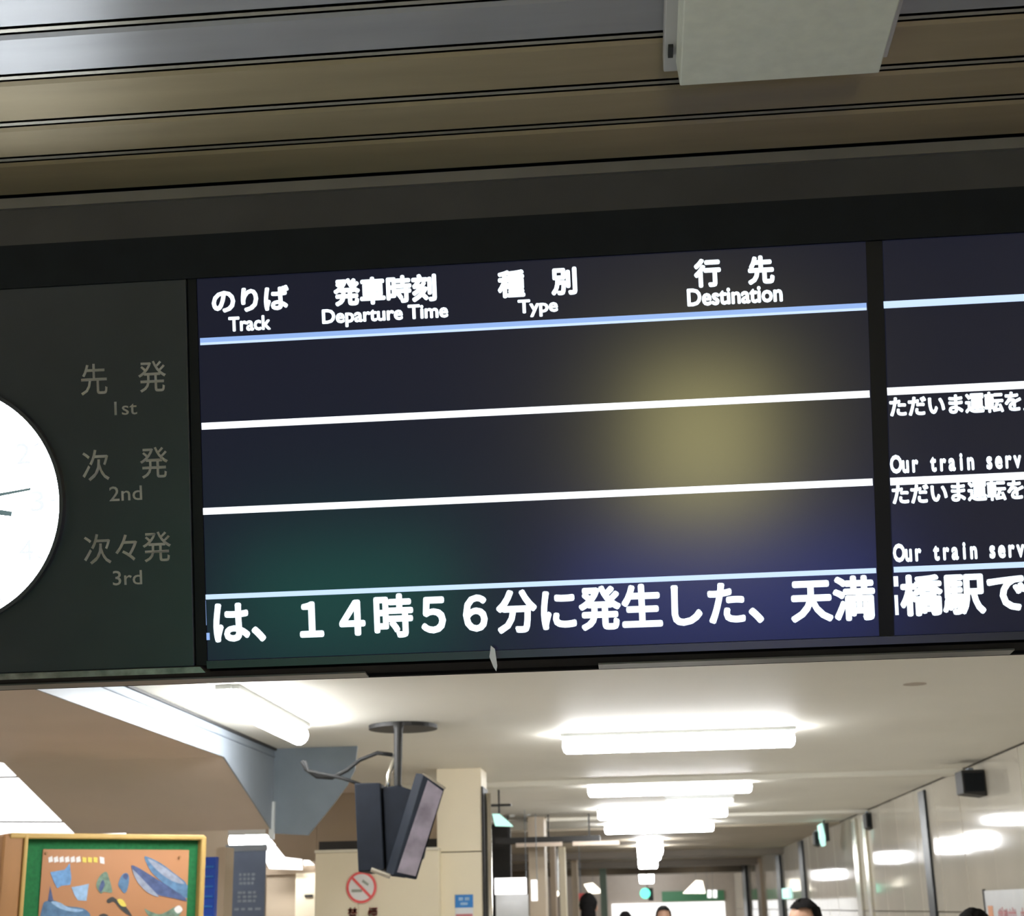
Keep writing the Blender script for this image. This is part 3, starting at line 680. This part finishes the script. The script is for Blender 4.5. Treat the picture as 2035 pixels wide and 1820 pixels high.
rs = link('red_sign', box(A.x, D.x, 20, 20.04, D.z, A.z), M['red'], label='tiny red sign above the left far passer-by', cat='sign')

link('hanger', box(A.x+.02, A.x+.03, 20.01, 20.02, A.z, ZC-.0205), M['steel_dull'], rs)
# ================================================================== RIGHT WALL FITTINGS
def wallbox(px0, px1, py0, py1, Y, label, m='dark'):
    A = atY(px0, py0, Y); D = atY(px1, py1, Y)
    t = empty('wall_speaker', (A.x, Y, D.z), label=label, cat='speaker')
    W2 = min(D.x, XR-.002)-A.x; H2 = min(A.z, ZC-.02)-D.z
    link('body', prism([(0, 0, .02), (W2, 0, 0), (W2, 0, H2), (0, 0, H2)], (0, .22, 0)), M[m], t, bevel=.006)
    link('grille', box(.012, W2-.012, -.005, 0, .03, H2-.02), M['housing'], t)
    link('bracket', box(W2*.4, W2*.6, .05, .15, H2, H2+.018), M['steel_dull'], t)
    return t
wallbox(1910, 1962, 1530, 1581, 10.1, 'dark box speaker high on the glossy right wall, nearest to the board')
wallbox(1720, 1742, 1615, 1648, 15.1, 'smaller dark box high on the right wall beside the steel strips')
wallbox(1618, 1630, 1652, 1682, 17.2, 'tiny dark box behind the upright lit blade sign')
A = atY(1629, 1635, 17); D = atY(1639, 1680, 17)
bl = empty('blade_sign', (A.x, 17, D.z), label='upright pale cyan lit blade sign hanging near the right wall', cat='sign')
link('lit_face', prism([(0.0, 0, .08), (.028, 0, 0), (.045, 0, 0), (.05, 0, .1), (.028, 0, A.z-D.z), (.0, 0, A.z-D.z-.02)], (0, .25, 0)), M['exit_lit'], bl)
link('case', box(.055, .1, 0.02, .28, .05, A.z-D.z), M['dark'], bl)
link('hanger', tubebm([(.06, .1, A.z-D.z-.01), (.06, .1, ZC-D.z)], .01, 6), M['dark'], bl)
# green exit reflection on the right wall, made as a glowing strip
Y0 = atX(1540, 1772, XR-.02).y; z0 = atX(1553, 1786, XR-.02).z; z1 = atX(1553, 1766, XR-.02).z
link('green_reflection', box(XR-.03, XR-.001, 23.8, 25.8, z0, z1), M['exit_lit'], label='small green reflection on the far right wall, made as a glowing strip', cat='sign')
# ceiling smudge
sm = atZ(1818, 1359, ZC)
bm = disc(0, 0, .05, -.002, -.0003, 20); bmesh.ops.scale(bm, verts=bm.verts[:], vec=(1, .9, 1))
o = link('ceiling_disc', bm, mat('cap_paint', (.45, .38, .3), .6, noise=.1), label='small round beige cap on the passage ceiling at right', cat='cap'); o.location = (sm.x, sm.y, ZC)
# poster on the right wall
ya = atX(1956, 1790, XR-.01).y; zt3 = atX(1990, 1768, XR-.01).z
pr = empty('wall_notice', (XR-.001, ya, zt3-.6), label='white framed notice with orange and red writing at the lower right', cat='notice')
link('sheet', box(-.010, -.002, -1.9, -.02, 0, .6), M['notice'], pr)
link('frame', box(-.016, 0, -.02, 0, -.02, .61), M['dark'], pr)
def wx(px, py):
    p = atX(px, py, XR-.012); return p.y-ya, p.z-(zt3-.6)
bm = bmesh.new(); a = wx(1963, 1800); b = wx(1975, 1825); bx(bm, -.0125, -.010, b[0], a[0], b[1], a[1]); link('orange_mark', bm, M['orange'], pr)
for k, (xa, xb) in enumerate(((1984, 1992), (1995, 2001), (2004, 2018), (2029, 2042))):
    bm = bmesh.new()
    for j in range(6):
        x = xa+(xb-xa)*j/5.; yb_ = 1808+random.uniform(-2, 3)
        a = wx(x, yb_-4*(j % 2)); b = wx(x+2.2, 1826); bx(bm, -.0125, -.010, b[0], a[0], b[1], a[1])
    a = wx(xa, 1812); b = wx(xb, 1815); bx(bm, -.0128, -.010, b[0], a[0], b[1], a[1])
    link('red_mark', bm, M['red_soft'], pr)

# ================================================================== HALL BEHIND THE CAMERA (glowing boxes added for their reflection in the displays)
def cabinet(x0, x1, y, z0, z1, m, label):
    t = empty('added_glow_box', (x0, y-.6, 0), label=label, cat='glowbox')
    link('cabinet', box(0, x1-x0, 0, .58, 0, z1+.08), M['white'], t, bevel=.01)
    link('light_front', box(.04, x1-x0-.04, .58, .6, z0, z1), M[m], t)
cabinet(.12, .98, -4.5, .30, 1.28, 'mirror_yellow', 'machine added by the back wall, with a yellow lit front')
cabinet(-2.3, -.95, -2.9, .10, .62, 'mirror_green', 'added low box with a green lit front behind the viewer')
cabinet(-.35, 1.5, -2.9, .10, .55, 'mirror_blue', 'added low box with a blue lit front behind the viewer')
for k, x in enumerate((-3.6, .0)):
    lamp(x, -3.4, 1.2, False, 'added unseen lamp on the hall ceiling behind the viewer, %s one' % ('left', 'right')[k], m='hall_fill', zc_=ZN, z=ZN-.06)  # fill lamps added out of view to brighten the board front
for k, y in enumerate((-.5, 3.6, 6.6)):
    lamp(-4.7, y, 1.2, True, 'added unseen lamp over the space left of the soffit, %s' % ('by the viewer', 'middle', 'far')[k], m='side_fill', zc_=ZN, z=ZN-.06)  # fill lamps added out of view; their floor bounce lightens the soffit

# ================================================================== PEOPLE
def person(x, y, H, face, coat, label, hair_long=False, lean=0.):
    root = empty('person', (x, y, 0), label=label, cat='person'); root.rotation_euler = (0, 0, face); s = H/1.72
    bm = bmesh.new(); V = []; Rr = []
    def vtx(p, r): V.append(p); Rr.append(r); return len(V)-1
    Ed = []
    pel = vtx((0, 0, .95), .125); wst = vtx((0, 0, 1.12), .115); che = vtx((0, -.01, 1.30), .135); nb_ = vtx((0, 0, 1.44), .075); nk = vtx((0, .0, 1.50), .052); nt_ = vtx((0, -.01, 1.56), .05)
    Ed += [(pel, wst), (wst, che), (che, nb_), (nb_, nk), (nk, nt_)]
    for sd in (-1, 1):
        st_ = .12*sd
        hp_ = vtx((.09*sd, 0, .88), .095); kn = vtx((.10*sd, -.02+st_*.7, .50), .06); an = vtx((.10*sd, .04+st_*1.3, .09), .042); to = vtx((.11*sd, -.13+st_*1.3, .035), .035)
        Ed += [(pel, hp_), (hp_, kn), (kn, an), (an, to)]
        sh = vtx((.175*sd, 0, 1.40), .062); el = vtx((.23*sd, .03, 1.12), .042); wr_ = vtx((.22*sd, -.06-st_*.5, .88), .028); pa = vtx((.22*sd, -.08-st_*.5, .82), .032)
        Ed += [(che, sh), (sh, el), (el, wr_), (wr_, pa)]
        for f in range(5):
            fx_ = -.03+.017*f; ln = (.05, .075, .085, .078, .06)[f]
            if f == 0:
                k1 = vtx((.22*sd-.02, -.12-st_*.5, .815), .011); k2 = vtx((.22*sd-.02, -.135-st_*.5, .78), .009)
            else:
                k1 = vtx((.22*sd+.004, -.08-st_*.5+fx_, .78), .010); k2 = vtx((.22*sd-.005, -.085-st_*.5+fx_, .775-ln), .0085)
            Ed += [(pa, k1), (k1, k2)]
    me = bpy.data.meshes.new('body'); me.from_pydata([Vector(p)*s for p in V], Ed, [])
    ob = bpy.data.objects.new('body', me); C.objects.link(ob); ob.parent = root
    sk = ob.modifiers.new('skin', 'SKIN'); ob.modifiers.new('sub', 'SUBSURF').levels = 1
    ob.modifiers['sub'].render_levels = 1
    for i, sv in enumerate(me.skin_vertices[0].data): sv.radius = (Rr[i]*s*(1.25 if i in (0, 1, 2) else 1), Rr[i]*s*(.8 if i in (0, 1, 2) else 1)); sv.use_root = (i == 0)
    dg = bpy.context.evaluated_depsgraph_get(); nm = bpy.data.meshes.new_from_object(ob.evaluated_get(dg)); ob.modifiers.clear(); ob.data = nm; nm.name = 'body'
    nm.materials.clear()
    for k in ('skin', coat, 'trousers', 'shoe'): nm.materials.append(M[k])
    for p in nm.polygons:
        p.use_smooth = True; c = p.center/s
        p.material_index = 3 if c.z < .07 else 2 if c.z < .86 and abs(c.x) < .19 else 0 if c.z > 1.47 or c.z < .86 else 1
    def ell(name, c, r, m, cut=None, par=root, seg=20):
        b = bmesh.new(); bmesh.ops.create_uvsphere(b, u_segments=seg, v_segments=seg//2+2, radius=1)
        if cut: bmesh.ops.delete(b, geom=[q for q in b.verts if cut(q.co)], context='VERTS')
        for q in b.verts:
            q.co = Vector((q.co.x*r[0]*(1-.12*max(0, -q.co.z)), q.co.y*r[1], q.co.z*r[2]))*s+Vector(c)*s
        return link(name, b, m, par, smooth=True)
    hz = H/s-.125
    hd_ = ell('head', (0, -.01, hz), (.078, .098, .118), M['skin'])
    for sd in (-1, 1):
        ell('ear', (.08*sd, .0, hz-.01), (.012, .02, .03), M['skin'], par=hd_, seg=10)
        ell('eye', (.03*sd, -.098, hz+.005), (.012, .008, .008), M['ink'], par=hd_, seg=8)
    ell('nose', (0, -.112, hz-.025), (.013, .018, .024), M['skin'], par=hd_, seg=8)
    ell('mouth', (0, -.1, hz-.062), (.025, .008, .007), M['red_soft'], par=hd_, seg=8)
    h_ = ell('hair', (0, .006, hz+.018), (.09, .108, .118), M['hair'], cut=lambda q: (q.y < -.35 and q.z < .45) or q.z < -.55, seg=28)
    rnd = random.Random(int(x*100)+int(y*10))
    for q in h_.data.vertices: q.co += Vector((rnd.uniform(-1, 1), rnd.uniform(-1, 1), rnd.uniform(-.6, .8)))*.007
    if hair_long:
        ell('hair_tail', (0, .07, hz-.10), (.075, .06, .18), M['hair'], seg=16)
    return root
person(.835, 8.0, EZ+.015, -.75, 'coat_a', 'nearest passer-by, dark haired, head just showing at the lower edge right of centre')
person(.225, 16.0, EZ+.005, 0, 'coat_a', 'dark haired passer-by in the middle of the passage')
person(-.19, 17.5, EZ-.045, math.pi, 'coat_b', 'short dark haired passer-by left of the middle one')
person(-.52, 15.0, EZ+.14, math.pi, 'coat_a', 'tall long haired figure at the left of the passage', True)
person(1.48, 7.0, EZ-.045, 0, 'coat_b', 'passer-by by the right wall, only hair top showing')
